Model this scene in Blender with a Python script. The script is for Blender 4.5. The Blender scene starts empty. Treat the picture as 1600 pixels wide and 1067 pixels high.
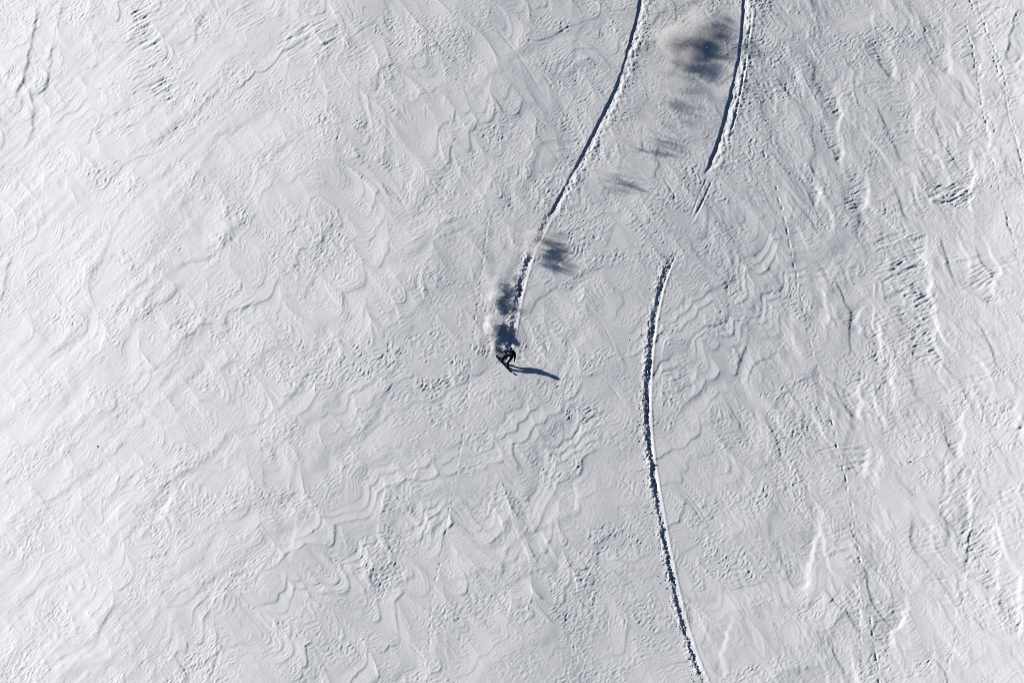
import bpy, bmesh, math, random
import numpy as np
from mathutils import Vector, Matrix

# ------------------------------------------------------------------ camera, sky, sun, exposure
TILT = math.radians(36.0)        # steepness of the snow face
OFF = math.radians(32.0)         # angle between the view axis and the normal of the face
DIST, SPAN = 260.0, 60.4         # camera distance, width of the view on the face (m)
SENS = 36.0
FOC = SENS * DIST / SPAN
SUN_EL, SUN_AZ = math.radians(22.6), math.radians(25.0)   # relative to the snow face
sun_l = Vector((-math.cos(SUN_EL) * math.cos(SUN_AZ), math.cos(SUN_EL) * math.sin(SUN_AZ), math.sin(SUN_EL)))
ROT = Matrix.Rotation(TILT, 4, 'X')          # face coordinates (x right, y up the face, z off it) -> world
sun_w = (ROT.to_3x3() @ sun_l).normalized()

scene = bpy.context.scene
C = scene.collection
cam_l = Vector((0, -math.sin(OFF), math.cos(OFF))) * DIST
cam_d = bpy.data.cameras.new('camera'); cam = bpy.data.objects.new('camera', cam_d); C.objects.link(cam)
cam_d.lens = FOC; cam_d.sensor_width = SENS; cam_d.clip_start = 1.0; cam_d.clip_end = 6000
cr, cu, cb = Vector((1, 0, 0)), Vector((0, math.cos(OFF), math.sin(OFF))), Vector((0, -math.sin(OFF), math.cos(OFF)))
M = Matrix((cr, cu, cb)).transposed().to_4x4(); M.translation = cam_l
cam.matrix_world = ROT @ M
scene.camera = cam

world = bpy.data.worlds.new('World'); scene.world = world; world.use_nodes = True
wt = world.node_tree
sky = wt.nodes.new('ShaderNodeTexSky'); sky.sky_type = 'NISHITA'; sky.sun_disc = False
sky.sun_elevation = math.asin(sun_w.z); sky.sun_rotation = math.atan2(sun_w.x, sun_w.y)
sky.altitude = 3500; sky.air_density = 0.35; sky.dust_density = 0.0; sky.ozone_density = 3.0
wt.links.new(sky.outputs[0], wt.nodes['Background'].inputs[0])
wt.nodes['Background'].inputs[1].default_value = 0.078

sun_d = bpy.data.lights.new('sun', 'SUN'); sun_d.energy = 5.0; sun_d.angle = math.radians(0.5); sun_d.color = (1.0, 0.957, 0.895)
sun = bpy.data.objects.new('sun', sun_d); C.objects.link(sun)
sun.rotation_euler = sun_w.to_track_quat('Z', 'Y').to_euler()

scene.view_settings.view_transform = 'Standard'; scene.view_settings.look = 'None'
scene.view_settings.gamma = 1.0; scene.view_settings.exposure = -0.09
scene.view_settings.use_curve_mapping = False
scene.render.engine = 'CYCLES'
scene.cycles.use_denoising = False; scene.cycles.sample_clamp_indirect = 4.0
scene.cycles.max_bounces = 26; scene.cycles.diffuse_bounces = 0; scene.cycles.volume_bounces = 24
scene.cycles.pixel_filter_type = 'BLACKMAN_HARRIS'; scene.cycles.filter_width = 0.85

# ------------------------------------------------------------------ noise
rng = np.random.RandomState(7)
PERM = rng.permutation(1024); PERM = np.concatenate([PERM, PERM, PERM]).astype(np.int32)
_ga = rng.rand(1024).astype(np.float32) * 2 * np.pi
GX, GY = np.cos(_ga), np.sin(_ga)
def perlin(x, y, seed=0):
    x = x.astype(np.float32) + np.float32(seed * 17.31 + 300); y = y.astype(np.float32) + np.float32(seed * 9.77 + 300)
    xi = np.floor(x).astype(np.int32); yi = np.floor(y).astype(np.int32)
    fx = x - xi; fy = y - yi
    u = fx * fx * fx * (fx * (fx * 6 - 15) + 10); v = fy * fy * fy * (fy * (fy * 6 - 15) + 10)
    def g(ix, iy, dx, dy):
        h = PERM[(PERM[ix & 1023] + iy) & 1023]
        return GX[h] * dx + GY[h] * dy
    a = g(xi, yi, fx, fy); b = g(xi + 1, yi, fx - 1, fy)
    c = g(xi, yi + 1, fx, fy - 1); d = g(xi + 1, yi + 1, fx - 1, fy - 1)
    e = a + u * (b - a); f = c + u * (d - c)
    return (e + v * (f - e)) * 1.5
def fbm(x, y, n=3, seed=0):
    s = 0; a = 1.0; t = 0
    for i in range(n):
        s = s + a * perlin(x * 2 ** i, y * 2 ** i, seed + i * 3); t += a; a *= 0.5
    return s / t
def sst(a, b, x):
    t = np.clip((x - a) / (b - a), 0, 1); return t * t * (3 - 2 * t)

# ------------------------------------------------------------------ large shape of the face: slope across it, integrated
# rows from the top of the view to the bottom, columns from left to right (metres)
SX = np.array([-400, -120, -45, -31, -25, -18, -11, -4, 3, 10, 17, 22, 26, 31, 45, 120, 400.])
SY = np.array([-400, -60, -26, -13, 0, 13, 26, 60, 400.])
SV = np.array([   # -400 -120  -45   -31   -25   -18   -11   -4     3     10    17    22    26    31    45   120  400
    [0.00, 0.05, 0.20, 0.25, 0.21, 0.15, 0.08, 0.05, 0.03, 0.04, 0.07, 0.12, 0.18, 0.22, 0.20, 0.05, 0.00],
    [0.00, 0.05, 0.22, 0.26, 0.22, 0.15, 0.08, 0.05, 0.03, 0.04, 0.07, 0.12, 0.18, 0.23, 0.20, 0.05, 0.00],
    [0.00, 0.05, 0.22, 0.26, 0.22, 0.15, 0.08, 0.05, 0.03, 0.04, 0.07, 0.12, 0.18, 0.23, 0.20, 0.05, 0.00],
    [0.00, 0.05, 0.22, 0.285, 0.26, 0.15, 0.08, 0.04, 0.02, 0.02, 0.04, 0.08, 0.16, 0.22, 0.20, 0.05, 0.00],
    [0.00, 0.05, 0.22, 0.285, 0.26, 0.17, 0.09, 0.02, -.01, -.03, -.02, 0.01, 0.08, 0.19, 0.20, 0.05, 0.00],
    [0.00, 0.05, 0.22, 0.285, 0.26, 0.18, 0.10, 0.02, -.02, -.04, -.04, -.03, 0.03, 0.18, 0.20, 0.05, 0.00],
    [0.00, 0.05, 0.22, 0.285, 0.26, 0.20, 0.12, 0.02, -.03, -.05, -.05, -.04, 0.02, 0.17, 0.20, 0.05, 0.00],
    [0.00, 0.05, 0.22, 0.285, 0.26, 0.20, 0.12, 0.02, -.03, -.05, -.05, -.04, 0.02, 0.17, 0.20, 0.05, 0.00],
    [0.00, 0.05, 0.22, 0.285, 0.26, 0.20, 0.12, 0.02, -.03, -.05, -.05, -.04, 0.02, 0.17, 0.20, 0.05, 0.00]])
SV[3:7, 8:11] -= 0.018
FX = np.linspace(-400, 400, 1601); FY = np.linspace(-400, 400, 401)
_r = np.array([np.interp(FX, SX, row) for row in SV])
_k = np.hanning(15); _k /= _k.sum()
_r = np.array([np.convolve(np.pad(row, 7, mode='edge'), _k, 'valid') for row in _r])
_g = np.array([np.interp(FY, SY, _r[:, j]) for j in range(len(FX))]).T
_g = np.array([np.convolve(np.pad(col, 4, mode='edge'), np.ones(9) / 9, 'valid') for col in _g.T]).T
MACRO = np.cumsum(_g, axis=1) * 0.5
MACRO -= MACRO[:, 800:801]
def macro(x, y):
    x = np.clip(x, -399.9, 399.4); y = np.clip(y, -399.9, 397.9)
    u = (x + 400) / 0.5; v = (y + 400) / 2.0
    i = np.floor(u).astype(int); j = np.floor(v).astype(int); a = u - i; b = v - j
    def cr1(p0, p1, p2, p3, t):
        return p1 + 0.5 * t * (p2 - p0 + t * (2 * p0 - 5 * p1 + 4 * p2 - p3 + t * (3 * (p1 - p2) + p3 - p0)))
    rows = []
    for dj in (-1, 0, 1, 2):
        jj = np.clip(j + dj, 0, 400)
        rows.append(cr1(*[MACRO[jj, np.clip(i + di, 0, 1600)] for di in (-1, 0, 1, 2)], a))
    return cr1(*rows, b)

def spot(u, v, h=0.0):
    """survey point of the photograph (1600 x 1067 frame) -> face coordinates, h metres above the snow"""
    a = (u - 800) / 1600 * SPAN; b = (533.5 - v) / 1600 * SPAN
    d = -cb * DIST + cr * a + cu * b
    n = 0.0
    for _ in range(12):
        t = (n - cam_l.z) / d.z
        p = cam_l + d * t
        n = float(macro(np.array([p.x]), np.array([p.y]))[0]) + h
    return p
def spots(pts):
    return np.array([[*spot(*p)][:2] for p in pts])

# ------------------------------------------------------------------ the height field
def axis(lo, hi, n, far, m):
    mid = np.linspace(lo, hi, n + 1); st = mid[1] - mid[0]
    g = np.geomspace(st, 1, 2); ext = []
    r = 1.0
    k = np.arange(1, m + 1)
    lo_r, hi_r = 1.0, 3.0
    for _ in range(60):
        r = (lo_r + hi_r) / 2
        if st * (r ** (m + 1) - r) / (r - 1) > far - hi: hi_r = r
        else: lo_r = r
    e = np.cumsum(st * r ** k)
    return np.concatenate([(lo - e)[::-1], mid, hi + e])
xs = axis(-33.5, 33.5, 1390, 390, 28); ys = axis(-28.0, 28.5, 960, 390, 28)
X, Y = np.meshgrid(xs, ys)
H = macro(X, Y)
detail = sst(75, 40, np.hypot(X, Y * 1.1))
R32 = lambda a: math.radians(a)
def along(deg):         # coordinates across / along a direction given as an angle on the face
    c, s = math.cos(R32(deg)), math.sin(R32(deg))
    return -X * s + Y * c, X * c + Y * s      # across, along

# soft swell
H = H + 0.15 * fbm(X / 8.0, Y / 10.0, 2, 1) * detail
# sastrugi crests running down to the right
qa, qb = along(-59)
wq = 0.9 * fbm(X / 5.0, Y / 6.0, 2, 5)
n1 = perlin(qa / 2.7 + wq * 0.22, qb / 6.5, 8)
ridge = 1 - 2.2 * np.abs(n1)
n2 = perlin(qa / 1.3 + wq * 0.3, qb / 4.0, 12)
ridge2 = 1 - 2.2 * np.abs(n2)
rampmask = sst(-0.35, 0.25, fbm(X / 11, Y / 11, 2, 31))
H = H + (0.033 * ridge + 0.015 * ridge2) * detail * (0.45 + 0.55 * rampmask)

# wind-packed layers that crop out along wavy contour lines
ca = np.radians(38.0)
F = (X * np.sin(ca) - Y * np.cos(ca)) / 1.9 + 0.80 * ridge * (0.4 + 0.6 * rampmask) + 0.20 * ridge2 \
    + 1.9 * fbm(X / 16, Y / 16, 2, 41) + 0.10 * fbm(X / 1.6, Y / 1.6, 3, 45)
T = np.cumsum(rng.uniform(0.35, 1.35, 120)); T = T - T[60]
k = np.clip(np.searchsorted(T, F) - 1, 0, 118)
f = (F - T[k]) / (T[k + 1] - T[k]); f = np.clip(f, 0, 1)
drop = rng.uniform(0.013, 0.046, 120); lvl = -np.cumsum(drop)
gr = np.hypot(np.gradient(F, axis=1) / np.gradient(X, axis=1), np.gradient(F, axis=0) / np.gradient(Y, axis=0)) + 0.15
edge_w = np.clip(0.13 * gr / (T[k + 1] - T[k]), 0.02, 0.6)    # about 13 cm of scarp
band = np.where(f < edge_w, 1 - sst(0, 1, f / edge_w), 0) * drop[k]          # still up just past the lip
saw = drop[np.clip(k + 1, 0, 119)] * np.clip((f - edge_w) / (1 - edge_w), 0, 1) ** 1.6   # climbs to the next lip
stratmask = sst(-0.55, 0.0, fbm(X / 8, Y / 8, 2, 51)) * (1 - 0.55 * sst(13, 24, X)) * detail
stepk = np.clip(0.85 / gr, 0.30, 1.0) * (0.30 + 0.70 * sst(-0.35, 0.2, fbm(X / 3.0, Y / 3.0, 2, 53)))
H = H + (band + saw) * stratmask * stepk * 0.95
lane = F * 0.52 + 0.35 * fbm(X / 5, Y / 5, 2, 58)
lane = lane - np.floor(lane)
lane = np.where(lane < 0.72, lane / 0.72, (1 - lane) / 0.28)
H = H + 0.048 * sst(0, 1, lane) * detail * np.clip(0.8 / gr, 0.25, 1) * sst(-0.5, 0.2, fbm(X / 7, Y / 7, 2, 59)) * (1 - 0.6 * sst(14, 24, X))
# thin laminae inside the layers
F2 = F * 7.2 + 0.7 * fbm(X / 1.0, Y / 1.0, 2, 55)
lam = F2 - np.floor(F2)
lamm = (0.06 + 0.94 * sst(-0.12, 0.16, fbm(X / 3.2, Y / 3.2, 2, 57))) * (0.4 + 0.6 * stratmask) * np.clip(0.62 / gr, 0.15, 1.0) * detail
H = H + 0.027 * (lam ** 2 - sst(0.8, 1.0, lam)) * lamm

# crumbly patches: coarse grain on the upper side of each lip
rflag = rng.uniform(0, 1, 120)
rough = np.where(rflag[k] > 0.20, 1.0, 0.25) * sst(0.15, 0.28, f) * (1 - sst(0.96, 1.0, f))
rough = rough * sst(-0.16, -0.04, fbm(X / 2.6, Y / 2.6, 2, 61))
rough = np.clip(rough + 0.9 * sst(0.16, 0.22, fbm(X / 3.0, Y / 2.4, 2, 65)), 0, 1) * detail
ga, gb = along(42)
jx = X + 0.12 * perlin(X / 0.5, Y / 0.5, 70); jy = Y + 0.12 * perlin(X / 0.5, Y / 0.5, 73)
gaj = -jx * math.sin(R32(42)) + jy * math.cos(R32(42)); gbj = jx * math.cos(R32(42)) + jy * math.sin(R32(42))
Fm = F * 1.9; Gm = jx * np.cos(ca) + jy * np.sin(ca) + 0.5 * ridge
scal = np.clip(1.6 - gr * 1.9 * 0.55, 0, 1)              # where layers crowd together the scales would get too fine
scales = perlin(Fm / 0.095 + 0.8 * perlin(X / 0.35, Y / 0.35, 71), Gm / 0.30, 74) * scal
grain = 0.9 * perlin(gaj / 0.09, gbj / 0.34, 75) + 0.16 * perlin(gaj / 0.085, gbj / 0.10, 77) + 1.0 * scales
H = H + 0.0205 * grain * rough * (0.6 + 0.8 * sst(-0.3, 0.4, perlin(X / 4, Y / 4, 79)))
# faint grain everywhere, brushed grooves
H = H + 0.0022 * grain * detail * (1 - rough)
H = H + 0.0022 * perlin(X / 0.12, Y / 0.14, 81) * detail
ba, bb = along(48)
H = H + 0.030 * perlin(ba / 0.75, bb / 5.0, 83) * sst(-12, -22, X) * detail * (0.3 + 0.7 * sst(-0.2, 0.3, perlin(X / 5, Y / 5, 85)))
H = H + 0.012 * perlin(ba / 0.33, bb / 2.2, 86) * sst(-8, -20, X) * sst(-0.1, 0.3, perlin(X / 4, Y / 4, 88)) * detail
fa, fb = along(-66)
fib = perlin(fa / 0.24, fb / 1.0, 91) + 0.6 * perlin(fa / 0.13, fb / 0.5, 93)
H = H + 0.014 * fib * sst(6, 16, X) * sst(0.0, 0.16, fbm(X / 2.6, Y / 3.0, 2, 95)) * detail
sc = perlin(fa / 0.9 + 0.7 * fbm(X / 1.6, Y / 1.6, 2, 101), fb / 4.0, 103)
H = H + 0.030 * sst(0.0, 0.5, -np.abs(sc) + 0.42) * sst(10, 20, X) * detail * sst(0.0, 0.35, fbm(X / 3.2, Y / 3.2, 2, 105))
dv = perlin(fa / 1.7 + 0.5 * fbm(X / 3, Y / 3, 2, 107), fb / 5.5, 109)
dv2 = perlin(fa / 0.8 + 0.6 * fbm(X / 2, Y / 2, 2, 111), fb / 2.8, 113)
H = H + (0.050 * sst(-0.10, 0.10, dv) + 0.008 * sst(-0.06, 0.08, dv2)) * sst(9, 19, X) * detail * (0.35 + 0.65 * sst(-0.2, 0.25, fbm(X / 5, Y / 5, 2, 115)))
ra, rb = along(14)
ribn = np.abs(perlin(ra / 0.34 + 0.5 * perlin(X / 1.1, Y / 1.1, 96), rb / 1.6, 97))
H = H + 0.036 * (0.3 - ribn) * sst(0.22, 0.45, fbm(X / 3.5, Y / 4.5, 2, 99)) * sst(17, 24, X) * detail

# ---- long wavy outcrops: the snow stands a little higher on the upper left and breaks off in a low lip
def outcrop(pts, amp):
    global H
    P = spots(pts); n = len(P); tt = np.linspace(0, n - 1.001, 14 * n); i = np.floor(tt).astype(int); a = (tt - i)[:, None]
    g = lambda q: P[np.clip(q, 0, n - 1)]
    p0, p1, p2, p3 = g(i - 1), g(i), g(i + 1), g(i + 2)
    Q = p1 + 0.5 * a * (p2 - p0 + a * (2 * p0 - 5 * p1 + 4 * p2 - p3 + a * (3 * (p1 - p2) + p3 - p0)))
    pad = 2.0
    i0, i1 = np.searchsorted(ys, [Q[:, 1].min() - pad, Q[:, 1].max() + pad]); j0, j1 = np.searchsorted(xs, [Q[:, 0].min() - pad, Q[:, 0].max() + pad])
    x = X[i0:i1, j0:j1] + 0.16 * fbm(X[i0:i1, j0:j1] / 0.9, Y[i0:i1, j0:j1] / 0.9, 2, int(pts[0][0])); y = Y[i0:i1, j0:j1]
    best = np.full(x.shape, 1e9); sd = np.zeros(x.shape); tp = np.zeros(x.shape)
    for m in range(len(Q) - 1):
        ax, ay = Q[m]; bx, by = Q[m + 1] - Q[m]; L2 = bx * bx + by * by + 1e-9
        r0, r1 = np.searchsorted(ys[i0:i1], [min(ay, ay + by) - pad, max(ay, ay + by) + pad])
        c0, c1 = np.searchsorted(xs[j0:j1], [min(ax, ax + bx) - pad, max(ax, ax + bx) + pad])
        xx = x[r0:r1, c0:c1]; yy = y[r0:r1, c0:c1]
        t = np.clip(((xx - ax) * bx + (yy - ay) * by) / L2, 0, 1)
        ex, ey = xx - ax - t * bx, yy - ay - t * by; dd = ex * ex + ey * ey
        u = dd < best[r0:r1, c0:c1]
        best[r0:r1, c0:c1] = np.where(u, dd, best[r0:r1, c0:c1])
        sd[r0:r1, c0:c1] = np.where(u, np.sign(bx * (yy - ay) - by * (xx - ax)), sd[r0:r1, c0:c1])
        tp[r0:r1, c0:c1] = np.where(u, (m + t) / (len(Q) - 1), tp[r0:r1, c0:c1])
    d = np.sqrt(best) * sd                     # positive on the upper left
    env = sst(0, .12, tp) * (1 - sst(.88, 1, tp)) * sst(pad, 1.2, np.abs(d))
    amp = amp * 0.62 * (0.35 + 0.75 * sst(-0.35, 0.3, fbm(x / 1.3, y / 1.3, 2, int(pts[0][1]) + 7)))
    h = amp * sst(-0.24, 0.14, d) * np.exp(-np.clip(d, 0, 9) / 0.7)
    h = h - amp * 0.35 * np.exp(-((d + 0.5) / 0.4) ** 2) + amp * 0.22 * (1 - sst(0.05, 0.13, np.abs(d + 0.55 + 0.1 * np.sin(tp * 9))))
    gm = sst(0.02, 0.15, d) * np.exp(-np.clip(d, 0, 9) / 0.8) * sst(-0.35, 0.1, fbm(x / 1.6, y / 1.6, 2, int(pts[0][1])))
    H[i0:i1, j0:j1] += env * (h + 0.015 * gm * grain[i0:i1, j0:j1])
for pts, amp in [([(78, 560), (104, 530), (138, 495)], .05), ([(172, 545), (216, 485), (256, 434), (290, 412), (337, 397), (364, 360), (395, 335)], .06), ([(300, 730), (337, 704), (358, 674), (405, 660), (455, 620), (489, 569), (540, 532)], .06),
        ([(310, 539), (316, 500), (324, 465)], .04), ([(182, 586), (236, 579), (273, 549)], .045), ([(7, 812), (50, 790), (94, 771), (148, 727)], .06), ([(219, 849), (236, 808), (250, 764), (290, 735), (337, 714)], .05),
        ([(317, 926), (326, 908), (334, 890)], .04), ([(345, 950), (358, 923), (371, 896), (400, 890), (432, 886)], .05), ([(310, 835), (358, 801), (432, 781), (470, 765)], .05), ([(260, 1044), (320, 1034), (364, 990)], .05),
        ([(530, 909), (560, 892), (597, 872), (611, 818), (628, 795), (650, 815), (668, 832), (682, 808), (705, 768)], .055), ([(783, 903), (790, 869), (817, 835), (855, 822), (898, 805)], .06), ([(770, 925), (793, 913), (834, 893), (860, 885)], .045),
        ([(918, 915), (928, 896), (935, 849), (972, 828)], .04), ([(564, 926), (610, 915), (651, 896)], .05), ([(700, 905), (728, 900), (755, 890)], .045), ([(611, 128), (621, 105), (658, 81), (695, 67)], .04), ([(834, 138), (867, 105), (894, 91), (901, 51), (935, 20)], .04),
        ([(820, 285), (830, 266), (844, 226), (880, 220), (911, 216)], .04), ([(1060, 468), (1120, 448), (1160, 430), (1188, 414)], .035), ([(1155, 525), (1161, 512), (1175, 485), (1195, 448)], .035), ([(1205, 640), (1212, 630), (1242, 600), (1276, 583)], .035),
        ([(1063, 667), (1110, 660), (1150, 643)], .03), ([(400, 700), (440, 690), (470, 660), (500, 610)], .04), ([(560, 690), (590, 640), (620, 560), (650, 500)], .035), ([(640, 760), (700, 700), (760, 690)], .035), ([(470, 470), (490, 430), (500, 380), (530, 330)], .04),
        ([(100, 480), (150, 420), (180, 350), (230, 290)], .05), ([(280, 330), (320, 250), (380, 190), (420, 170)], .05), ([(20, 330), (60, 290), (110, 240)], .05), ([(60, 1040), (110, 1020), (150, 990), (180, 940)], .05),
        ([(640, 610), (700, 600), (740, 560)], .03), ([(870, 700), (900, 650), (960, 640)], .035), ([(870, 590), (930, 585), (980, 560)], .03), ([(380, 610), (400, 560), (440, 540)], .035), ([(420, 250), (450, 220), (480, 200), (530, 190)], .04)]:
    outcrop(pts, amp)

# ---- scooped hollows of the right-hand side: steep lit edge on the right, crisp edge running down right on the left
def hollow(tip, top, wid, depth, ribs=0.6, lean=0.0):
    global H
    p = spot(*tip); L = (tip[1] - top) / 26.5 / 0.85; w = wid / 26.5
    i0, i1 = np.searchsorted(ys, [p.y - 0.6, p.y + L + 0.6]); j0, j1 = np.searchsorted(xs, [p.x - w - 2 - L * .3, p.x + 2 + abs(lean) * L])
    if i1 - i0 < 3 or j1 - j0 < 3: return
    x = X[i0:i1, j0:j1]; y = Y[i0:i1, j0:j1]
    wob = 0.42 * fbm(x / 1.7, y / 1.3, 2, int(tip[0])) + 0.10 * np.sin((y - p.y) * 2.1 + tip[0])
    l = (y - p.y) / L
    xr = p.x + lean * (y - p.y) + wob
    wl = w * (1 - np.exp(-np.clip(l, 0, 2) * 3.0)) / 0.95 + 0.02
    a = 1 - (xr - x) / wl
    g = sst(0, 0.10, l) * (1 - sst(0.55, 1.0, l))
    shape = sst(0.0, 0.18, a) * (0.45 + 0.55 * sst(0.1, 0.9, a)) * (1 - sst(-0.10, 0.26, x - xr))
    lip = 0.10 * np.exp(-((x - xr - 0.12) / 0.16) ** 2)
    H[i0:i1, j0:j1] += depth * 0.60 * g * (lip - shape)
    ca_, sa_ = math.cos(R32(28)), math.sin(R32(28))
    aa = -x * sa_ + y * ca_; al = x * ca_ + y * sa_
    rn = perlin(aa / 0.24 + 0.7 * perlin(x / 0.9, y / 0.9, 3), al / 1.9, int(tip[1]))
    rn = (0.5 - np.abs(rn) * 1.6) + 0.5 * perlin(aa / 0.13, al / 0.45, int(tip[0]) + 3)
    m = g * sst(0.05, 0.3, a) * (1 - sst(0.0, 0.1, x - xr)) * sst(-0.35, 0.1, fbm(x / 1.3, y / 1.3, 2, int(tip[0] + 11)))
    H[i0:i1, j0:j1] += 0.032 * ribs * rn * m
for a in [((1402, 127), 45, 38, .12, 1.0, -.12), ((1484, 118), 50, 40, .10, .8, .02), ((1312, 266), 92, 34, .10, .9, .02),
          ((1468, 592), 355, 92, .10, 1.7, -.03), ((1450, 470), 360, 70, .07, 1.8, 0), ((1516, 335), 200, 95, .14, 1.1, .10),
          ((1352, 362), 255, 42, .09, .9, .03), ((1275, 326), 255, 26, .08, .7, .02), ((1338, 656), 575, 46, .13, .5, .18),
          ((1345, 748), 690, 40, .10, .9, .25), ((1255, 926), 800, 66, .13, .5, .22), ((1392, 1012), 925, 60, .13, .8, .33),
          ((1375, 574), 480, 26, .08, .7, .02), ((1125, 1062), 960, 36, .08, .3, .14), ((1340, 522), 470, 36, .10, .7, .1),
          ((1560, 480), 385, 70, .08, 1.5, 0), ((1500, 720), 620, 40, .10, 1.2, .12), ((1512, 850), 700, 50, .10, 1.1, .10),
          ((1590, 690), 600, 60, .08, 1.4, .05), ((1560, 930), 780, 70, .07, 1.5, .0), ((1595, 1000), 860, 60, .09, .8, .0),
          ((1545, 260), 150, 50, .07, .8, .05), ((1535, 130), 10, 60, .06, 1.2, .0), ((1595, 170), 30, 50, .08, 1.0, .0),
          ((250, 815), 745, 90, .09, .3, .25), ((560, 905), 840, 60, .05, .3, .1), ((800, 330), 250, 40, .05, .4, .1),
          ((700, 640), 560, 60, .05, .5, .05), ((455, 880), 800, 60, .05, .3, .05), ((1395, 640), 560, 40, .06, .6, .1),
          ((1080, 620), 560, 50, .05, .4, .1), ((640, 300), 230, 50, .05, .5, .12), ((900, 800), 720, 60, .05, .3, .1)]:
    hollow(*a)

# ---- ribbed crusts of the upper left and other strongly broken patches
def crust(c, ru, rv, ang, amp, scale=0.30):
    global H
    p = spot(*c); rx = ru / 26.5; ry = rv / 26.5 / 0.85
    i0, i1 = np.searchsorted(ys, [p.y - ry * 1.3, p.y + ry * 1.3]); j0, j1 = np.searchsorted(xs, [p.x - rx * 1.3, p.x + rx * 1.3])
    if i1 - i0 < 3 or j1 - j0 < 3: return
    x = X[i0:i1, j0:j1]; y = Y[i0:i1, j0:j1]
    e = np.maximum(np.abs(x - p.x) / rx, np.abs(y - p.y) / ry) + 0.35 * fbm(x / 1.6, y / 1.6, 2, int(c[0]))
    m = 1 - sst(0.8, 0.98, e)
    m = m * (0.25 + 0.75 * sst(-0.2, 0.15, fbm(x / 1.5, y / 1.2, 2, int(c[1]) + 5)))
    ca_, sa_ = math.cos(R32(ang)), math.sin(R32(ang))
    aa = -x * sa_ + y * ca_; al = x * ca_ + y * sa_
    scale = scale * .8; w = aa / scale + 0.5 * perlin(x / 1.0, y / 1.0, 6)
    rn = perlin(w, al / 2.6, int(c[0]) + 1) + 0.6 * perlin(aa / (scale * .5), al / 0.5, int(c[0]) + 2)
    H[i0:i1, j0:j1] += amp * 0.62 * m * rn
for a in [((232, 50), 36, 60, 28, .105), ((242, 130), 40, 42, 24, .11), ((180, 195), 34, 24, 30, .08), ((478, 62), 46, 34, 34, .085),
          ((390, 28), 30, 26, 30, .04), ((545, 60), 50, 40, 38, .03), ((1405, 400), 44, 44, 24, .05), ((1530, 420), 60, 36, 14, .035),
          ((1490, 305), 36, 24, 26, .12), ((1412, 405), 40, 46, 27, .06), ((1445, 500), 22, 60, 27, .06), ((1550, 900), 60, 70, 22, .032), ((1500, 770), 34, 60, 50, .045), ((1590, 800), 50, 60, 24, .03),
          ((380, 470), 26, 24, 42, .04), ((1390, 510), 44, 40, 28, .05), ((690, 365), 60, 30, 30, .03), ((1320, 715), 46, 26, 12, .045),
          ((1300, 850), 36, 28, 20, .035), ((1385, 960), 40, 24, 14, .04), ((1530, 30), 44, 50, 40, .045), ((570, 600), 60, 40, 44, .02),
          ((120, 560), 50, 40, 36, .02)]:
    crust(*a)
# steep little ridges at the upper left margin
for (pts, hgt, wd) in [([(58, 8), (52, 45), (47, 70), (36, 120), (24, 150), (14, 172)], .20, .35), ([(98, 0), (84, 55), (74, 120), (62, 160)], .10, .25),
                       ([(44, 160), (50, 200), (36, 235)], .10, .3), ([(318, 12), (306, 45), (300, 75)], .12, .3), ([(14, 400), (6, 440), (0, 480)], .12, .3),
                       ([(1515, 820), (1508, 870), (1500, 890)], .14, .22), ([(1530, 840), (1515, 860)], .12, .2), ([(1600, 640), (1580, 700)], .1, .3),
                       ([(1590, 10), (1575, 60), (1570, 95)], .14, .25), ([(1470, 640), (1478, 700), (1470, 735)], .08, .2)]:
    P = spots(pts); o = np.argsort(P[:, 1]); P = P[o]
    i0, i1 = np.searchsorted(ys, [P[0, 1] - .3, P[-1, 1] + .3])
    yy = ys[i0:i1]; xc = np.interp(yy, P[:, 1], P[:, 0]) + 0.12 * perlin(yy / 0.7, yy * 0, 4)
    env = sst(P[0, 1] - .3, P[0, 1] + .9, yy) * (1 - sst(P[-1, 1] - .9, P[-1, 1] + .3, yy))
    d = X[i0:i1] - xc[:, None]
    H[i0:i1] += hgt * 0.42 * (0.5 + 0.9 * np.clip(perlin(yy / 1.1, yy * 0, 9) + 0.4, 0, 1))[:, None] * env[:, None] * np.where(d < 0, np.exp(d / (wd * 3)), np.exp(-(d / (wd * .45)) ** 2)) * detail[i0:i1]

# ------------------------------------------------------------------ board tracks cut into the face
def line_of(pts):
    P = spots(pts); P = P[np.argsort(P[:, 1])]
    t = np.linspace(0, 1, len(P)); tt = np.linspace(0, 1, 40 * len(P))
    def cat(v):
        n = len(v); u = tt * (n - 1); i = np.clip(np.floor(u).astype(int), 0, n - 2); a = u - i
        g = lambda q: v[np.clip(q, 0, n - 1)]
        p0, p1, p2, p3 = g(i - 1), g(i), g(i + 1), g(i + 2)
        return p1 + 0.5 * a * (p2 - p0 + a * (2 * p0 - 5 * p1 + 4 * p2 - p3 + a * (3 * (p1 - p2) + p3 - p0)))
    px, py = cat(P[:, 0]), cat(P[:, 1])
    o = np.argsort(py); return px[o], py[o]
def along_line(pts, half, pad=0.2):
    px, py = line_of(pts)
    i0, i1 = np.searchsorted(ys, [py[0] - pad, py[-1] + pad]); yy = ys[i0:i1]
    xc = np.interp(yy, py, px); sl = np.gradient(xc, yy); cs = 1 / np.sqrt(1 + sl * sl)
    j0, j1 = np.searchsorted(xs, [xc.min() - half, xc.max() + half])
    d = (X[i0:i1, j0:j1] - xc[:, None]) * cs[:, None]
    return i0, i1, j0, j1, d, yy, py[0], py[-1]
TRACK_A = [(1016, -60), (1004, 0), (996, 40), (985, 80), (974, 118), (962, 148), (936, 200), (911, 248), (889, 290), (868, 328), (858, 346)]
TRACK_A2 = [(868, 330), (853, 362), (838, 390), (828, 420), (818, 456), (811, 490), (806, 520), (800, 548), (794, 566)]
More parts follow.
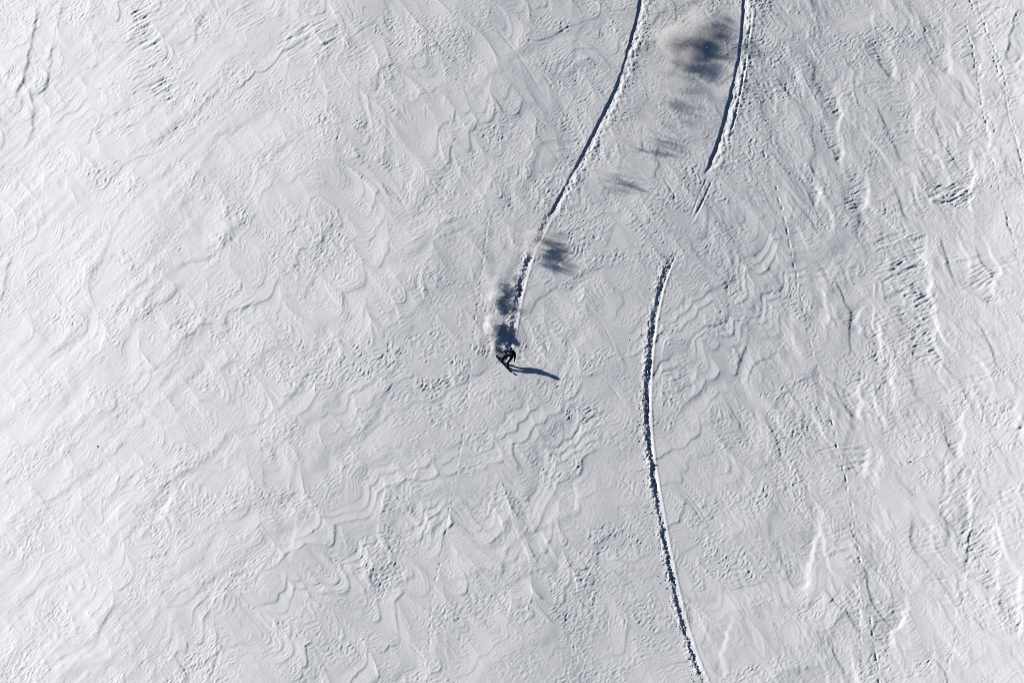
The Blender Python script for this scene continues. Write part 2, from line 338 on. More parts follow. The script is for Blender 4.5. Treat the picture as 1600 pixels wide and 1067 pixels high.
TRACK_B = [(1168, -60), (1166, 0), (1163, 50), (1158, 92), (1148, 140), (1138, 180), (1126, 222), (1112, 260), (1104, 278)]
TRACK_B2 = [(1057, 398), (1049, 415), (1038, 450), (1029, 490), (1023, 530), (1019, 570), (1017, 610), (1017, 650), (1020, 690), (1025, 730),
            (1033, 780), (1042, 830), (1054, 890), (1069, 955), (1087, 1015), (1106, 1064), (1130, 1120)]
def cut_right(pts, depth, width, f0, f1, berm):
    """sharp wall on the left, floor that climbs to a bank of thrown snow on the right"""
    i0, i1, j0, j1, d, yy, y0, y1 = along_line(pts, 3.0)
    x = X[i0:i1, j0:j1]; y = Y[i0:i1, j0:j1]
    env = (sst(y0, y0 + f0, yy) * (1 - sst(y1 - f1, y1, yy)))[:, None]
    d = d + 0.04 * perlin(y / 0.6, x * 0.3, 7) + width * 0.55
    vary = 0.80 + 0.55 * perlin(y / 2.6, x * 0.05, 13)
    dep = depth * env * vary
    prof = np.where(d < 0, 0, -sst(0, 0.07, d)) * (1 - np.clip((d - width * 0.38) / (width * 0.95), 0, 1) ** 0.9)
    base = H[i0:i1, j0:j1]
    flat = sst(-.02, .04, d) * (1 - sst(width * .9, width * 1.2, d)) * env
    lump = perlin(x / 0.24, y / 0.24, 17) + 0.7 * perlin(x / 0.13, y / 0.13, 18)
    bk = np.exp(-((d - width * 1.08) / (0.15 + 0.1 * berm)) ** 2) * (0.35 + 0.9 * perlin(x / 0.4, y / 0.55, 19)) * 0.055 * berm
    deb = sst(width * .40, width * .75, d) * np.exp(-np.clip(d - width, 0, 9) / (0.55 * berm)) * 0.042 * lump
    H[i0:i1, j0:j1] = base + dep * prof + env * (bk + deb) + flat * 0.012 * perlin(x / 0.1, y / 0.5, 23)
def cut_left(pts, depth, width, f0, f1, berm):
    """ragged bank of thrown snow on the left, shaded floor, crisp lit wall on the right"""
    i0, i1, j0, j1, d, yy, y0, y1 = along_line(pts, 3.0)
    x = X[i0:i1, j0:j1]; y = Y[i0:i1, j0:j1]
    env = (sst(y0, y0 + f0, yy) * (1 - sst(y1 - f1, y1, yy)))[:, None]
    vary = (0.78 + 0.85 * fbm(y / 2.0, x * 0.05, 2, 27)) * (1 - 0.30 * sst(-8, -24, y))
    wall = 0.13 + 0.09 * sst(2, -18, y)
    prof = -(1 - sst(0, 1, (d + wall) / (wall + 0.03))) * sst(-width, -width + 0.14, d)
    rag = (0.8 * perlin(x / 0.19, y / 0.17, 29) + 0.8 * perlin(x / 0.105, y / 0.105, 33) + 0.5 * perlin(x / 0.5, y / 0.7, 34)) * (0.75 + 0.6 * perlin(x / 0.9, y / 1.6, 36))
    bk = np.exp(-((d + width + 0.03 + 0.20 * fbm(y / 0.9, x * .2, 3, 35)) / 0.17) ** 2) * (0.45 + 0.9 * rag) * 0.15 * berm
    deb = (1 - sst(-width * 1.0, -width * .6, d)) * np.exp(np.clip(d + width, -9, 0) / (0.45 * berm)) * 0.05 * rag
    flo = sst(-width, -width + .1, d) * (1 - sst(-.2, -.08, d)) * 0.14 * rag
    lip = 0.02 * np.exp(-((d - 0.06) / 0.05) ** 2)
    H[i0:i1, j0:j1] += env * (depth * vary * prof + vary * (bk + deb + flo) + lip)
cut_right(TRACK_A, 0.088, 0.42, 1.0, 0.1, 1.0)
cut_right(TRACK_B, 0.09, 0.46, 0.9, 0.1, 1.35)
cut_left(TRACK_A2, 0.048, 0.44, 0.2, 1.6, 0.28)
cut_left(TRACK_B2, 0.085, 0.38, 0.1, 2.2, 0.62)

def groove(pts, depth, width, dots=0.0, fade=0.3, seed=0):
    """thin trail: a ski groove or, with dots, a line of small paw prints"""
    i0, i1, j0, j1, d, yy, y0, y1 = along_line(pts, 0.6)
    env = sst(y0, y0 + fade, yy) * (1 - sst(y1 - fade, y1, yy))
    if dots:
        ph = yy / dots + 0.5 * perlin(yy / 0.9, yy * 0, seed)
        env = env * np.clip(np.sin(ph * 2 * np.pi) * 1.6 + 0.35, 0, 1) * (0.35 + 0.65 * sst(-0.3, 0.15, perlin(yy / 1.8, yy * 0, seed + 3)))
        d = d + (0.025 * np.where(np.floor(ph) % 2 > 0, 1, -1) + 0.07 * perlin(yy / 1.2, yy * 0, seed + 5))[:, None]
    env = env * (0.55 + 0.6 * sst(-0.4, 0.4, perlin(yy / 0.9, yy * 0, seed + 8)))
    H[i0:i1, j0:j1] -= depth * env[:, None] * np.exp(-(d / width) ** 2)
    H[i0:i1, j0:j1] += depth * 0.15 * env[:, None] * np.exp(-((d - width * 2) / width) ** 2)
groove([(1106, 275), (1098, 293), (1086, 322), (1077, 348)], .035, .045, fade=.6)
groove([(1117, 275), (1109, 291), (1098, 316), (1086, 338), (1075, 357)], .06, .055, fade=1.3)
groove([(1061, 392), (1050, 412), (1040, 440)], .05, .05, fade=.4)
groove([(766, 310), (757, 400), (746, 480), (736, 560), (729, 640), (718, 715), (702, 800), (686, 880), (673, 960), (668, 1090)], .034, .05, .50, seed=1)
groove([(1190, 228), (1206, 270), (1216, 305), (1226, 345), (1246, 440), (1266, 535), (1290, 620), (1312, 710), (1330, 790), (1345, 880), (1361, 975), (1378, 1090)], .055, .05, .8, seed=9)
groove([(1330, 815), (1338, 900), (1344, 980), (1347, 1090)], .04, .05, .45, seed=15)
groove([(1518, 800), (1508, 900), (1496, 980), (1474, 1070)], .04, .05, .45, seed=21)
groove([(1506, 25), (1522, 90), (1539, 190), (1558, 280), (1576, 350), (1592, 400), (1604, 470)], .05, .05, .5, seed=25)
groove([(1510, -20), (1530, 40), (1550, 85), (1566, 128)], .07, .055, .35, seed=27)
groove([(1519, -20), (1538, 40), (1557, 85), (1573, 135), (1585, 200), (1602, 270)], .07, .055, .42, seed=29)
groove([(1570, 140), (1578, 190), (1590, 230), (1606, 300)], .035, .05, seed=29)
groove([(1572, 330), (1584, 380), (1596, 430)], .07, .06, .4, seed=33)
groove([(1176, 10), (1170, 60), (1165, 100), (1156, 150), (1148, 185), (1139, 215)], .07, .06, fade=1.0, seed=41)
# straight creases running down to the right
for a, b in [((1130, 60), (1075, -10)), ((700, 90), (640, 20)), ((860, 165), (765, 30)), ((870, 150), (835, 105)), ((1065, 330), (1028, 270)), ((640, 340), (600, 280)), ((1005, 790), (960, 740)),
             ((1105, 830), (1060, 765)), ((1108, 822), (1064, 762)), ((965, 560), (930, 490)), ((980, 640), (930, 580)), ((1225, 925), (1170, 845)), ((790, 500), (745, 470)),
             ((1300, 440), (1262, 395)), ((1215, 450), (1180, 412)), ((690, 1060), (600, 970)), ((440, 640), (410, 600)), ((730, 820), (690, 780)), ((320, 660), (285, 620)),
             ((630, 240), (585, 180)), ((1280, 1010), (1230, 950)), ((1180, 270), (1150, 225)), ((1240, 560), (1200, 520)), ((1545, 1000), (1500, 920)), ((845, 600), (800, 545))]:
    groove([b, ((a[0] + b[0]) / 2 + 3, (a[1] + b[1]) / 2 - 2), a], .018, .055, fade=.9)

# ------------------------------------------------------------------ materials
def mat(name, col, rough=0.6, spec=0.5, metal=0.0):
    m = bpy.data.materials.new(name); m.use_nodes = True
    b = m.node_tree.nodes['Principled BSDF']
    b.inputs['Base Color'].default_value = (*col, 1); b.inputs['Roughness'].default_value = rough
    b.inputs['Specular IOR Level'].default_value = spec; b.inputs['Metallic'].default_value = metal
    return m
def grain_mat(name, c1, c2, scale, rough=0.6, bump=0.0, bscale=None, spec=0.4):
    m = mat(name, c1, rough, spec); t = m.node_tree; b = t.nodes['Principled BSDF']
    tc = t.nodes.new('ShaderNodeTexCoord'); nz = t.nodes.new('ShaderNodeTexNoise'); nz.inputs['Scale'].default_value = scale
    nz.inputs['Detail'].default_value = 4
    mx = t.nodes.new('ShaderNodeMix'); mx.data_type = 'RGBA'
    mx.inputs['A'].default_value = (*c1, 1); mx.inputs['B'].default_value = (*c2, 1)
    t.links.new(tc.outputs['Object'], nz.inputs['Vector']); t.links.new(nz.outputs['Fac'], mx.inputs['Factor'])
    t.links.new(mx.outputs['Result'], b.inputs['Base Color'])
    if bump:
        n2 = t.nodes.new('ShaderNodeTexNoise'); n2.inputs['Scale'].default_value = bscale or scale; n2.inputs['Detail'].default_value = 3
        bp = t.nodes.new('ShaderNodeBump'); bp.inputs['Distance'].default_value = bump; bp.inputs['Strength'].default_value = 1
        t.links.new(tc.outputs['Object'], n2.inputs['Vector']); t.links.new(n2.outputs['Fac'], bp.inputs['Height'])
        t.links.new(bp.outputs['Normal'], b.inputs['Normal'])
    return m
SNOW = grain_mat('snow', (0.825, 0.848, 0.875), (0.855, 0.873, 0.893), 0.35, 0.65, 0.006, 19.0, 0.25)
CLOD = grain_mat('broken_snow', (0.83, 0.86, 0.90), (0.86, 0.885, 0.92), 3.0, 0.7, 0.004, 30.0, 0.2)

# ------------------------------------------------------------------ the snow face as one mesh
def face_matrix(p=(0, 0, 0), rot=None):
    m = Matrix.Translation(Vector(p))
    if rot is not None: m = m @ rot.to_4x4()
    return ROT @ m
ny, nx = X.shape
co = np.empty((ny * nx, 3), np.float32); co[:, 0] = X.ravel(); co[:, 1] = Y.ravel(); co[:, 2] = H.ravel()
idx = np.arange(ny * nx, dtype=np.int32).reshape(ny, nx)
quads = np.stack([idx[:-1, :-1], idx[:-1, 1:], idx[1:, 1:], idx[1:, :-1]], axis=-1).reshape(-1)
nq = quads.size // 4
me = bpy.data.meshes.new('snow_slope')
me.vertices.add(ny * nx); me.vertices.foreach_set('co', co.ravel())
me.loops.add(nq * 4); me.loops.foreach_set('vertex_index', quads)
me.polygons.add(nq); me.polygons.foreach_set('loop_start', np.arange(nq, dtype=np.int32) * 4)
me.polygons.foreach_set('use_smooth', np.ones(nq, bool))
me.update(calc_edges=True)
me.materials.append(SNOW)
slope = bpy.data.objects.new('snow_slope', me); C.objects.link(slope)
slope.matrix_world = ROT.copy()
slope['kind'] = 'structure'; slope['label'] = 'wind-carved white snow slope with curving board tracks'; slope['category'] = 'snow slope'

def ground(x, y):
    i = int(np.clip(np.searchsorted(ys, y), 1, ny - 1)); j = int(np.clip(np.searchsorted(xs, x), 1, nx - 1))
    a = (x - xs[j - 1]) / (xs[j] - xs[j - 1]); b = (y - ys[i - 1]) / (ys[i] - ys[i - 1])
    return float((H[i - 1, j - 1] * (1 - a) + H[i - 1, j] * a) * (1 - b) + (H[i, j - 1] * (1 - a) + H[i, j] * a) * b)
def tag(o, label, cat, group=None, kind=None):
    o['label'] = label; o['category'] = cat
    if group: o['group'] = group
    if kind: o['kind'] = kind
    return o

# ------------------------------------------------------------------ thrown clods beside the tracks
rnd = random.Random(5)
ico = [Vector(v).normalized() for v in ((1, 0, 0), (-1, 0, 0), (0, 1, 0), (0, -1, 0), (0, 0, 1), (0, 0, -1),
       (.7, .7, .3), (-.7, .6, .4), (.5, -.8, .5), (-.6, -.6, .5))]
_bm = bmesh.new(); bmesh.ops.create_icosphere(_bm, subdivisions=1, radius=1.0)
IV = [v.co.copy() for v in _bm.verts]; IF = [[v.index for v in f.verts] for f in _bm.faces]; _bm.free()
def clods(label, items):
    V, Fc = [], []
    for (x, y, r) in items:
        z = ground(x, y); b = len(V)
        sx, sy, sz = r * rnd.uniform(.7, 1.35), r * rnd.uniform(.7, 1.35), r * rnd.uniform(.35, .75)
        an = rnd.uniform(0, 6.3); c_, s_ = math.cos(an), math.sin(an)
        for q in IV:
            k_ = rnd.uniform(.75, 1.2); vx, vy = q.x * sx * k_, q.y * sy * k_
            V.append((x + vx * c_ - vy * s_, y + vx * s_ + vy * c_, z + sz * (q.z * k_ + .25)))
        Fc += [[b + i for i in t] for t in IF]
    m = bpy.data.meshes.new('snow_clods'); m.from_pydata(V, [], Fc); m.update(); m.materials.append(CLOD)
    o = bpy.data.objects.new('snow_clods', m); C.objects.link(o); o.matrix_world = ROT.copy()
    return tag(o, label, 'snow clods', kind='stuff')
def scatter(pts, n, off, spread, side, rmin, rmax, taper=1.6):
    px, py = line_of(pts); out = []
    for _ in range(n):
        t = rnd.randrange(len(px)); dd = off + side * abs(rnd.gauss(0, spread)) 
        r = rmin + (rmax - rmin) * rnd.random() ** 3
        out.append((px[t] + dd, py[t] + rnd.uniform(-.08, .08), r))
    return out
clods('crumbled snow thrown along the right side of the upper middle track', scatter(TRACK_A, 240, .40, .45, 1, .010, .055))
clods('crumbled snow thrown wide beside the upper right track', scatter(TRACK_B, 240, .40, .6, 1, .010, .055))
clods('crumbled snow along the left side of the track below the drifting powder', scatter(TRACK_A2, 380, -.2, .35, -1, .012, .05))
clods('crumbled snow along the ragged left side of the long lower track', scatter(TRACK_B2, 700, -.28, .40, -1, .010, .06) + scatter(TRACK_B2, 400, -.08, .16, -1, .012, .045))
loose = []
for (u, v, su, sv, n) in [(1035, 45, 14, 14, 60), (1000, 160, 10, 22, 40), (1190, 60, 26, 60, 160), (1140, 280, 26, 16, 60), (1490, 303, 22, 10, 40), (240, 140, 30, 28, 40), (948, 240, 16, 30, 50), (1390, 400, 30, 30, 30)]:
    for _ in range(n):
        p = spot(rnd.gauss(u, su), rnd.gauss(v, sv)); loose.append((p.x, p.y, .012 + .036 * rnd.random() ** 3))
clods('scattered loose snow crumbs lying on the slope away from the tracks', loose)

# ------------------------------------------------------------------ dark stones showing through
def stone(u, v, r, label):
    p = spot(u, v); bm = bmesh.new(); bmesh.ops.create_icosphere(bm, subdivisions=2, radius=1.0)
    for q in bm.verts:
        k_ = rnd.uniform(.8, 1.15); q.co = Vector((q.co.x * r * 1.3 * k_, q.co.y * r * k_, q.co.z * r * .8 * k_))
    m = bpy.data.meshes.new('stone'); bm.to_mesh(m); bm.free(); m.materials.append(STONE)
    o = bpy.data.objects.new('stone', m); C.objects.link(o); o.matrix_world = face_matrix((p.x, p.y, ground(p.x, p.y) + r * .25))
    tag(o, label, 'stone', 'small dark stones poking out of the snow')
STONE = grain_mat('stone', (0.03, 0.028, 0.026), (0.09, 0.085, 0.08), 9.0, 0.85, 0.01, 25.0)
stone(153, 698, .045, 'tiny dark stone alone in the bright snow at the lower left')
stone(1422, 722, .045, 'tiny dark stone on the streaked snow at the lower right')

# ------------------------------------------------------------------ snowboard and rider
O = spot(788, 571); O.z = ground(O.x, O.y)
BASE = ROT @ Matrix.Translation(O)
def link(name, m, material, parent):
    o = bpy.data.objects.new(name, m); C.objects.link(o)
    if material: m.materials.append(material)
    if parent: o.parent = parent
    return o
def empty(name, mw):
    o = bpy.data.objects.new(name, None); C.objects.link(o); o.matrix_world = mw; o.empty_display_size = .2; return o
def skinned(name, verts, edges, radii, material, parent, root=0, sub=2):
    m = bpy.data.meshes.new(name); m.from_pydata([tuple(v) for v in verts], edges, []); m.update()
    o = bpy.data.objects.new(name, m); C.objects.link(o)
    sk = o.modifiers.new('skin', 'SKIN')
    for i, r in enumerate(radii):
        d = m.skin_vertices[0].data[i]; d.radius = r if isinstance(r, tuple) else (r, r); d.use_root = (i == root)
    sk.use_smooth_shade = True
    sb = o.modifiers.new('subd', 'SUBSURF'); sb.levels = sub; sb.render_levels = sub
    dg = bpy.context.evaluated_depsgraph_get(); dg.update()
    nm = bpy.data.meshes.new_from_object(o.evaluated_get(dg)); nm.name = name
    bpy.data.objects.remove(o); bpy.data.meshes.remove(m)
    nm.polygons.foreach_set('use_smooth', [True] * len(nm.polygons))
    nm.materials.clear()
    return link(name, nm, material, parent)
V3 = Vector
PANTS = grain_mat('black_trousers', (0.005, 0.005, 0.006), (0.010, 0.010, 0.012), 12, 0.9, 0.004, 18, 0.12)
JACKET = grain_mat('dark_jacket', (0.014, 0.018, 0.030), (0.022, 0.027, 0.042), 10, 0.9, 0.004, 16, 0.12)
RED = grain_mat('dark_red_fabric', (0.24, 0.03, 0.022), (0.30, 0.045, 0.03), 12, 0.75, 0.003, 18)
HELMET = grain_mat('blue_helmet', (0.035, 0.085, 0.20), (0.05, 0.11, 0.25), 4, 0.35)
LENS = mat('goggle_lens', (0.25, 0.33, 0.42), 0.12, 0.7)
BLACK = grain_mat('black_rubber', (0.006, 0.006, 0.007), (0.010, 0.010, 0.011), 20, 0.7, spec=0.2)
SKIN = grain_mat('skin', (0.45, 0.26, 0.19), (0.52, 0.31, 0.23), 20, 0.55)
DECK = grain_mat('board_top_sheet', (0.006, 0.007, 0.009), (0.02, 0.02, 0.024), 2.5, 0.45, spec=0.25)
PBASE = mat('board_base', (0.65, 0.66, 0.68), 0.35)
STEEL = mat('steel_edge', (0.5, 0.5, 0.52), 0.3, 0.5, 1.0)

fB, fF = V3((-.245, .103, .12)), V3((.038, -.253, .12))
bd = (fF - fB); bd.z = 0; bd.normalize()
pdir = V3((-bd.y, bd.x, 0))                      # across the board, to the right and up the face (inside of the turn)
ROLL = math.radians(42)
bt = (V3((0, 0, 1)) * math.cos(ROLL) + pdir * math.sin(ROLL)).normalized()     # normal of the top sheet
be = bt.cross(bd).normalized()                   # across the deck
bframe = Matrix((bd, be, bt)).transposed().to_4x4()
bframe.translation = V3((0, 0, 0.075))
board = empty('snowboard', BASE @ bframe)
tag(board, 'dark snowboard set on edge under the rider in black', 'snowboard')
L_, W_ = 0.80, 0.128
def outline(s):   # half width and camber along the board, s in -1..1
    a = abs(s)
    w = W_ * (0.90 + 0.10 * min(1, a / .75) ** 2)
    if a > .76: w *= math.sqrt(max(0.0, 1 - ((a - .76) / .24) ** 2)) 
    z = 0.09 * max(0, (a - .74) / .26) ** 2
    return max(w, .004), z
def slab(z0, z1, inset=0.0):
    bm = bmesh.new(); n = 48; rows = []
    for i in range(n + 1):
        s = -1 + 2 * i / n; w, z = outline(s); w = max(.002, w - inset)
        row = []
        for zz in (z0, z1):
            for k_ in (-1, -.5, 0, .5, 1): row.append(bm.verts.new((s * (L_ - inset), k_ * w, z + zz)))
        rows.append(row)
    for a, b in zip(rows[:-1], rows[1:]):
        for k_ in range(4):
            bm.faces.new((a[5 + k_], b[5 + k_], b[6 + k_], a[6 + k_])); bm.faces.new((a[k_], a[k_ + 1], b[k_ + 1], b[k_]))
        bm.faces.new((a[0], b[0], b[5], a[5])); bm.faces.new((a[4], a[9], b[9], b[4]))
    for r, fl in ((rows[0], 0), (rows[-1], 1)):
        bm.faces.new(r[:5] + r[9:4:-1])
    bmesh.ops.recalc_face_normals(bm, faces=bm.faces)
    m = bpy.data.meshes.new('slab'); bm.to_mesh(m); bm.free(); return m
link('deck', slab(.002, .009, .003), DECK, board)
link('running_base', slab(-.003, .0015, .003), PBASE, board)
link('steel_edge', slab(-.0025, .0008, 0.0), STEEL, board)
def box_mesh(bm, c, sx, sy, sz, rot=None):
    r = bmesh.ops.create_cube(bm, size=1.0)['verts']
    mm = Matrix.Translation(c) @ (rot or Matrix.Identity(4)) @ Matrix.Diagonal((sx, sy, sz, 1))
    bmesh.ops.transform(bm, matrix=mm, verts=r); return r
def bev(bm, w=.008):
    bmesh.ops.bevel(bm, geom=bm.edges[:], offset=w, segments=2, affect='EDGES')
def mk(bm, name):
    m = bpy.data.meshes.new(name); bm.to_mesh(m); bm.free(); return m
for s_ in (-.24, .24):
    bm = bmesh.new(); box_mesh(bm, V3((s_, 0, .022)), .12, .25, .022, Matrix.Rotation(.15 if s_ > 0 else -.15, 4, 'Z')); bev(bm)
    bind = link('binding', mk(bm, 'binding'), BLACK, board)
    bm = bmesh.new(); box_mesh(bm, V3((s_, -.115, .125)), .105, .016, .20, Matrix.Rotation(.22, 4, 'X')); bev(bm, .006)
    link('highback', mk(bm, 'highback'), BLACK, bind)
    for yy_, zz_ in ((-.02, .13), (.085, .085)):
        bm = bmesh.new(); n = 10; vs = []
        for i in range(n + 1):
            t_ = math.pi * i / n
            for dy in (-.018, .018): vs.append(bm.verts.new((s_ + .075 * math.cos(t_), yy_ + dy, .03 + (zz_ - .03) * math.sin(t_))))
        for i in range(n): bm.faces.new((vs[2 * i], vs[2 * i + 1], vs[2 * i + 3], vs[2 * i + 2]))
        bmesh.ops.solidify(bm, geom=bm.faces[:], thickness=.006)
        link('strap', mk(bm, 'strap'), BLACK, bind)

rider = empty('person', BASE)
tag(rider, 'snowboarder in black trousers, dark jacket and blue helmet leaning into the turn', 'person')
# feet stand on the deck in the bindings
bl = bframe.to_3x3()
def on_board(x, y, z): return bframe @ V3((x, y, z))
ankB, ankF = on_board(-.24, -.045, .13), on_board(.24, -.045, .13)
kB, kF = V3((-.075, .244, .50)), V3((.226, -.037, .45))
pel = V3((.377, .248, .60)); hB, hF = pel + V3((-.05, .10, .0)), pel + V3((.06, -.09, -.02))
spi = V3((.430, .315, .70)); che = V3((.485, .385, .82)); nek = V3((.472, .40, .99)); hd = V3((.375, .405, 1.11))
shL, shR = V3((.335, .455, .93)), V3((.60, .315, .92))
elL, haL = V3((.085, .40, .84)), V3((-.145, .40, .86))
elR, haR = V3((.625, .180, .72)), V3((.605, .050, .51))
top = hd + V3((-.03, 0, .07))
bv = [pel, spi, che, nek, hd, top, hB, kB, ankB, hF, kF, ankF, shL, elL, haL, shR, elR, haR]
be_ = [(0, 1), (1, 2), (2, 3), (3, 4), (4, 5), (0, 6), (6, 7), (7, 8), (0, 9), (9, 10), (10, 11), (2, 12), (12, 13), (13, 14), (2, 15), (15, 16), (16, 17)]
brd = [.135, .13, .145, .062, .095, .075, .105, .078, .058, .105, .078, .058, .075, .052, .036, .075, .052, .036]
skinned('body', bv, be_, brd, PANTS, rider)
jv = [spi + (pel - spi) * .6, spi, che, nek - (nek - che) * .25, shL, elL, haL + (elL - haL) * .12, shR, elR, haR + (elR - haR) * .12]
skinned('jacket', jv, [(0, 1), (1, 2), (2, 3), (2, 4), (4, 5), (5, 6), (2, 7), (7, 8), (8, 9)],
        [.165, .16, .165, .08, .095, .072, .052, .095, .072, .052], JACKET, rider, 1)
skinned('jacket_hem', [pel + (pel - spi) * .15, spi + (pel - spi) * .45], [(0, 1)], [.178, .172], RED, rider)
# face turned to the line of travel: down the face and to the left of the picture
look = V3((-.45, -.62, -.35)).normalized()
upv = (hd - nek).normalized(); side = look.cross(upv).normalized(); upv = side.cross(look).normalized()
hf = Matrix((side, look, upv)).transposed().to_4x4(); hf.translation = hd
def shell(name, fn, material, nu=24, nv=14):
    bm = bmesh.new(); g_ = [[bm.verts.new(fn(i / nu, j / nv)) for i in range(nu)] for j in range(nv + 1)]
    for j in range(nv):
        for i in range(nu): bm.faces.new((g_[j][i], g_[j][(i + 1) % nu], g_[j + 1][(i + 1) % nu], g_[j + 1][i]))
    bmesh.ops.remove_doubles(bm, verts=bm.verts[:], dist=1e-5); bmesh.ops.recalc_face_normals(bm, faces=bm.faces)
    for f_ in bm.faces: f_.smooth = True
    m = mk(bm, name); m.transform(hf); return link(name, m, material, rider)
def face_fn(u, v):
    t_, ph = u * 2 * math.pi, v * math.pi
    x, y, z = .078 * math.sin(ph) * math.cos(t_), .094 * math.sin(ph) * math.sin(t_), .118 * math.cos(ph) - .01
    if y > 0:
        y += .020 * math.exp(-((x / .014) ** 2 + ((z + .012) / .022) ** 2))          # nose
        y += .006 * math.exp(-((x / .026) ** 2 + ((z + .060) / .010) ** 2))          # mouth
        y -= .007 * (math.exp(-(((x - .032) / .014) ** 2 + ((z - .012) / .012) ** 2)) + math.exp(-(((x + .032) / .014) ** 2 + ((z - .012) / .012) ** 2)))
    return (x, y, z)
shell('face', face_fn, SKIN, 28, 22)
def helmet_fn(u, v):
    t_, ph = u * 2 * math.pi, v * math.pi * .62
    r = 1 + .05 * math.cos(2 * t_)
    cut = .035 * max(0, math.sin(t_)) * (v ** 3)
    return (.120 * math.sin(ph) * math.cos(t_), .142 * math.sin(ph) * math.sin(t_) * r - .005, .135 * math.cos(ph) + .018 + cut)
hel = shell('helmet', helmet_fn, HELMET)
def gog(u, v):
    a_ = -1.15 + 2.3 * v; zz = .030 * math.sin(u * 2 * math.pi); yy_ = .018 * math.cos(u * 2 * math.pi)
    return ((.098 + yy_) * math.sin(a_), (.112 + yy_) * math.cos(a_), zz + .012)
shell('goggles', gog, LENS, 14, 14)
def glove(name, wrist, elbow, curl, sgn):
    ax = (wrist - elbow).normalized(); nrm = ax.cross(V3((0, 0, 1))); nrm = nrm.normalized() if nrm.length > .1 else V3((1, 0, 0))
    lat = ax.cross(nrm).normalized()
    vs = [wrist - ax * .035, wrist + ax * .03, wrist + ax * .075]; es = [(0, 1), (1, 2)]; rd = [.040, (.042, .030), (.044, .028)]
    for i, ln in enumerate((.065, .078, .082, .074)):
        o_ = (i - 1.5) * .023; a = len(vs)
        b0 = wrist + ax * .085 + lat * o_
        vs += [b0, b0 + ax * ln * .5 + nrm * curl * ln * .3, b0 + ax * ln * .85 + nrm * curl * ln * .8]
        es += [(2, a), (a, a + 1), (a + 1, a + 2)]; rd += [.013, .012, .010]
    a = len(vs); b0 = wrist + ax * .035 + lat * sgn * .042
    vs += [b0, b0 + ax * .03 + lat * sgn * .026, b0 + ax * .06 + lat * sgn * .032 + nrm * .012]; es += [(1, a), (a, a + 1), (a + 1, a + 2)]; rd += [.016, .014, .012]
    return skinned(name, vs, es, rd, BLACK, rider, 0, 1)
glove('glove', haL, elL, .7, 1); glove('glove', haR, elR, .9, -1)
for s_ in (-.24, .24):
    vs = [on_board(s_, -.045, .27), on_board(s_, -.05, .13), on_board(s_, -.065, .075), on_board(s_, .03, .075), on_board(s_, .125, .065)]
    skinned('boot', vs, [(0, 1), (1, 2), (2, 3), (3, 4)], [.075, .068, (.058, .050), (.056, .046), (.046, .036)], BLACK, rider)

# ------------------------------------------------------------------ powder hanging in the air
def powder_mat(name, dens, sc, seed, lo=.42, hi=.75, stretch=(1, 1, 1)):
    m = bpy.data.materials.new(name); m.use_nodes = True; t = m.node_tree; t.nodes.clear()
    out = t.nodes.new('ShaderNodeOutputMaterial'); vol = t.nodes.new('ShaderNodeVolumePrincipled')
    vol.inputs['Color'].default_value = (1.0, 1.0, 1.0, 1); vol.inputs['Anisotropy'].default_value = 0.0
    tc = t.nodes.new('ShaderNodeTexCoord'); ln = t.nodes.new('ShaderNodeVectorMath'); ln.operation = 'LENGTH'
    fall = t.nodes.new('ShaderNodeMapRange'); fall.interpolation_type = 'SMOOTHSTEP'
    fall.inputs['From Min'].default_value = 0.78; fall.inputs['From Max'].default_value = 0.10
    mp = t.nodes.new('ShaderNodeMapping'); mp.inputs['Scale'].default_value = stretch; mp.inputs['Location'].default_value = (seed * 3.1, seed * 1.7, seed)
    nz = t.nodes.new('ShaderNodeTexNoise'); nz.inputs['Scale'].default_value = sc; nz.inputs['Detail'].default_value = 4; nz.inputs['Distortion'].default_value = .6
    rm = t.nodes.new('ShaderNodeMapRange'); rm.interpolation_type = 'SMOOTHSTEP'
    rm.inputs['From Min'].default_value = lo; rm.inputs['From Max'].default_value = hi
    m1 = t.nodes.new('ShaderNodeMath'); m1.operation = 'MULTIPLY'; m2 = t.nodes.new('ShaderNodeMath'); m2.operation = 'MULTIPLY'; m2.inputs[1].default_value = dens
    L = t.links.new
    wn = t.nodes.new('ShaderNodeTexNoise'); wn.inputs['Scale'].default_value = 1.5; wn.inputs['Detail'].default_value = 3
    wo = t.nodes.new('ShaderNodeVectorMath'); wo.operation = 'SUBTRACT'; wo.inputs[1].default_value = (.5, .5, .5)
    ws = t.nodes.new('ShaderNodeVectorMath'); ws.operation = 'SCALE'; ws.inputs['Scale'].default_value = 1.5
    wa = t.nodes.new('ShaderNodeVectorMath'); wa.operation = 'ADD'
    L(mp.outputs['Vector'], wn.inputs['Vector']); L(wn.outputs['Color'], wo.inputs[0]); L(wo.outputs['Vector'], ws.inputs[0])
    L(tc.outputs['Object'], wa.inputs[0]); L(ws.outputs['Vector'], wa.inputs[1])
    L(wa.outputs['Vector'], ln.inputs[0]); L(ln.outputs['Value'], fall.inputs['Value'])
    L(tc.outputs['Object'], mp.inputs['Vector']); L(mp.outputs['Vector'], nz.inputs['Vector']); L(nz.outputs['Fac'], rm.inputs['Value'])
    L(fall.outputs['Result'], m1.inputs[0]); L(rm.outputs['Result'], m1.inputs[1]); L(m1.outputs[0], m2.inputs[0]); L(m2.outputs[0], vol.inputs['Density'])
    L(vol.outputs['Volume'], out.inputs['Volume'])
    m.cycles.volume_step_rate = 0.25; return m
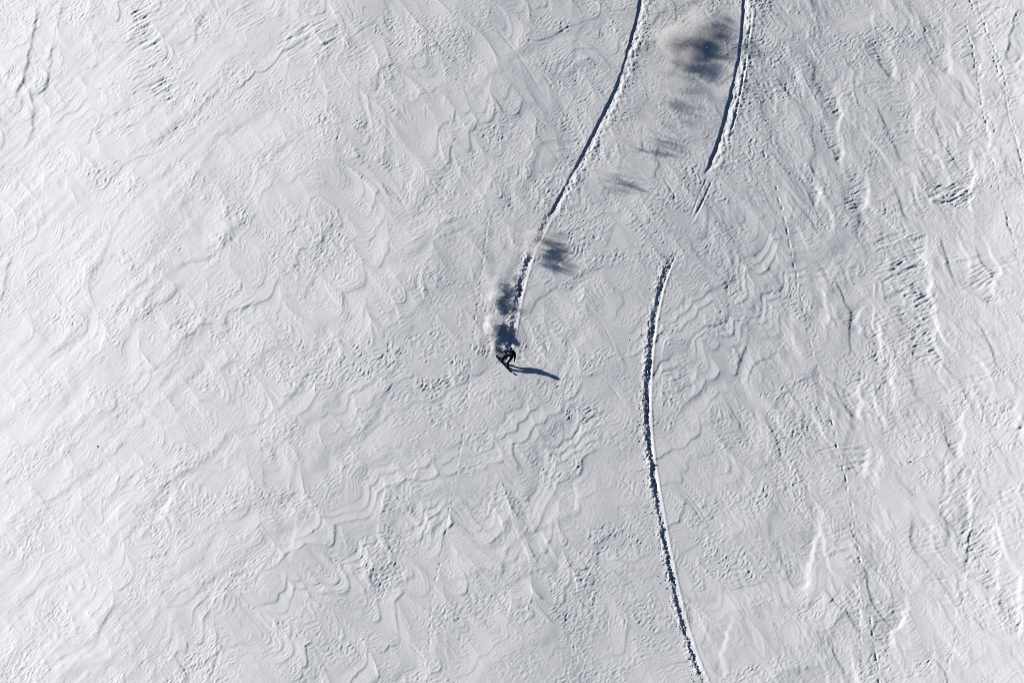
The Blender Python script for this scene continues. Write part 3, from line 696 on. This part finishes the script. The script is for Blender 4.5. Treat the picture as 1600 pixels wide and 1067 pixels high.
def powder(u, v, h, rx, ry, rz, ang, dens, sc, seed, label, lo=.40, hi=.70, stretch=(1, 1, 1)):
    p = spot(u, v); z = ground(p.x, p.y)
    p = spot(u, v, h)
    bm = bmesh.new(); bmesh.ops.create_icosphere(bm, subdivisions=3, radius=1.0)
    for q in bm.verts: q.co *= 1.0
    m = mk(bm, 'powder_cloud'); m.materials.append(powder_mat('powder', dens, sc, seed, lo, hi, stretch))
    o = bpy.data.objects.new('powder_cloud', m); C.objects.link(o)
    o.matrix_world = ROT @ Matrix.Translation((p.x, p.y, p.z)) @ Matrix.Rotation(math.radians(ang), 4, 'Z') @ Matrix.Diagonal((rx, ry, rz, 1))
    tag(o, label, 'powder cloud', kind='stuff')

powder(768, 512, .40, .62, 1.20, .48, 6, 46.0, 2.2, 1, 'dense white puff of powder just behind the snowboarder', .40, .58, (1.0, 1.1, 1))
powder(769, 541, .20, .24, .90, .27, 8, 42.0, 2.4, 2, 'narrow plume of powder thrown up by the board edge', .41, .58)
powder(771, 456, .40, .85, 2.6, .44, -12, 7.5, 3.0, 3, 'thin wisps of powder above the puff behind the rider', .43, .64, (.6, 2.0, 1))
powder(834, 374, .64, 1.55, 2.5, .62, -16, 5.0, 2.7, 4, 'translucent swirl of powder drifting over the middle track', .44, .64, (.45, 1.9, 1))
powder(1070, 58, .62, 2.6, 4.3, .85, -24, 4.4, 2.4, 5, 'large soft powder cloud drifting between the two upper tracks', .40, .62, (.6, 1.4, 1))
powder(1042, 148, .55, 1.7, 3.4, .50, -20, 2.2, 2.4, 8, 'thin haze of powder trailing below the large cloud', .44, .66, (.45, 1.7, 1))
powder(998, 207, .64, 1.8, 1.8, .38, -16, 4.0, 2.4, 6, 'faint powder wisp low over the slope casting a small shadow', .47, .66, (.4, 2.0, 1))
powder(940, 264, .60, 1.9, 1.3, .36, -16, 4.5, 2.4, 7, 'faint powder wisp right of the upper middle track', .47, .66, (.4, 2.0, 1))
powder(769, 462, .32, .42, 1.9, .28, -10, 15.0, 2.8, 11, 'bright white streak of powder left of the track above the rider', .45, .60, (.6, 2.4, .8))
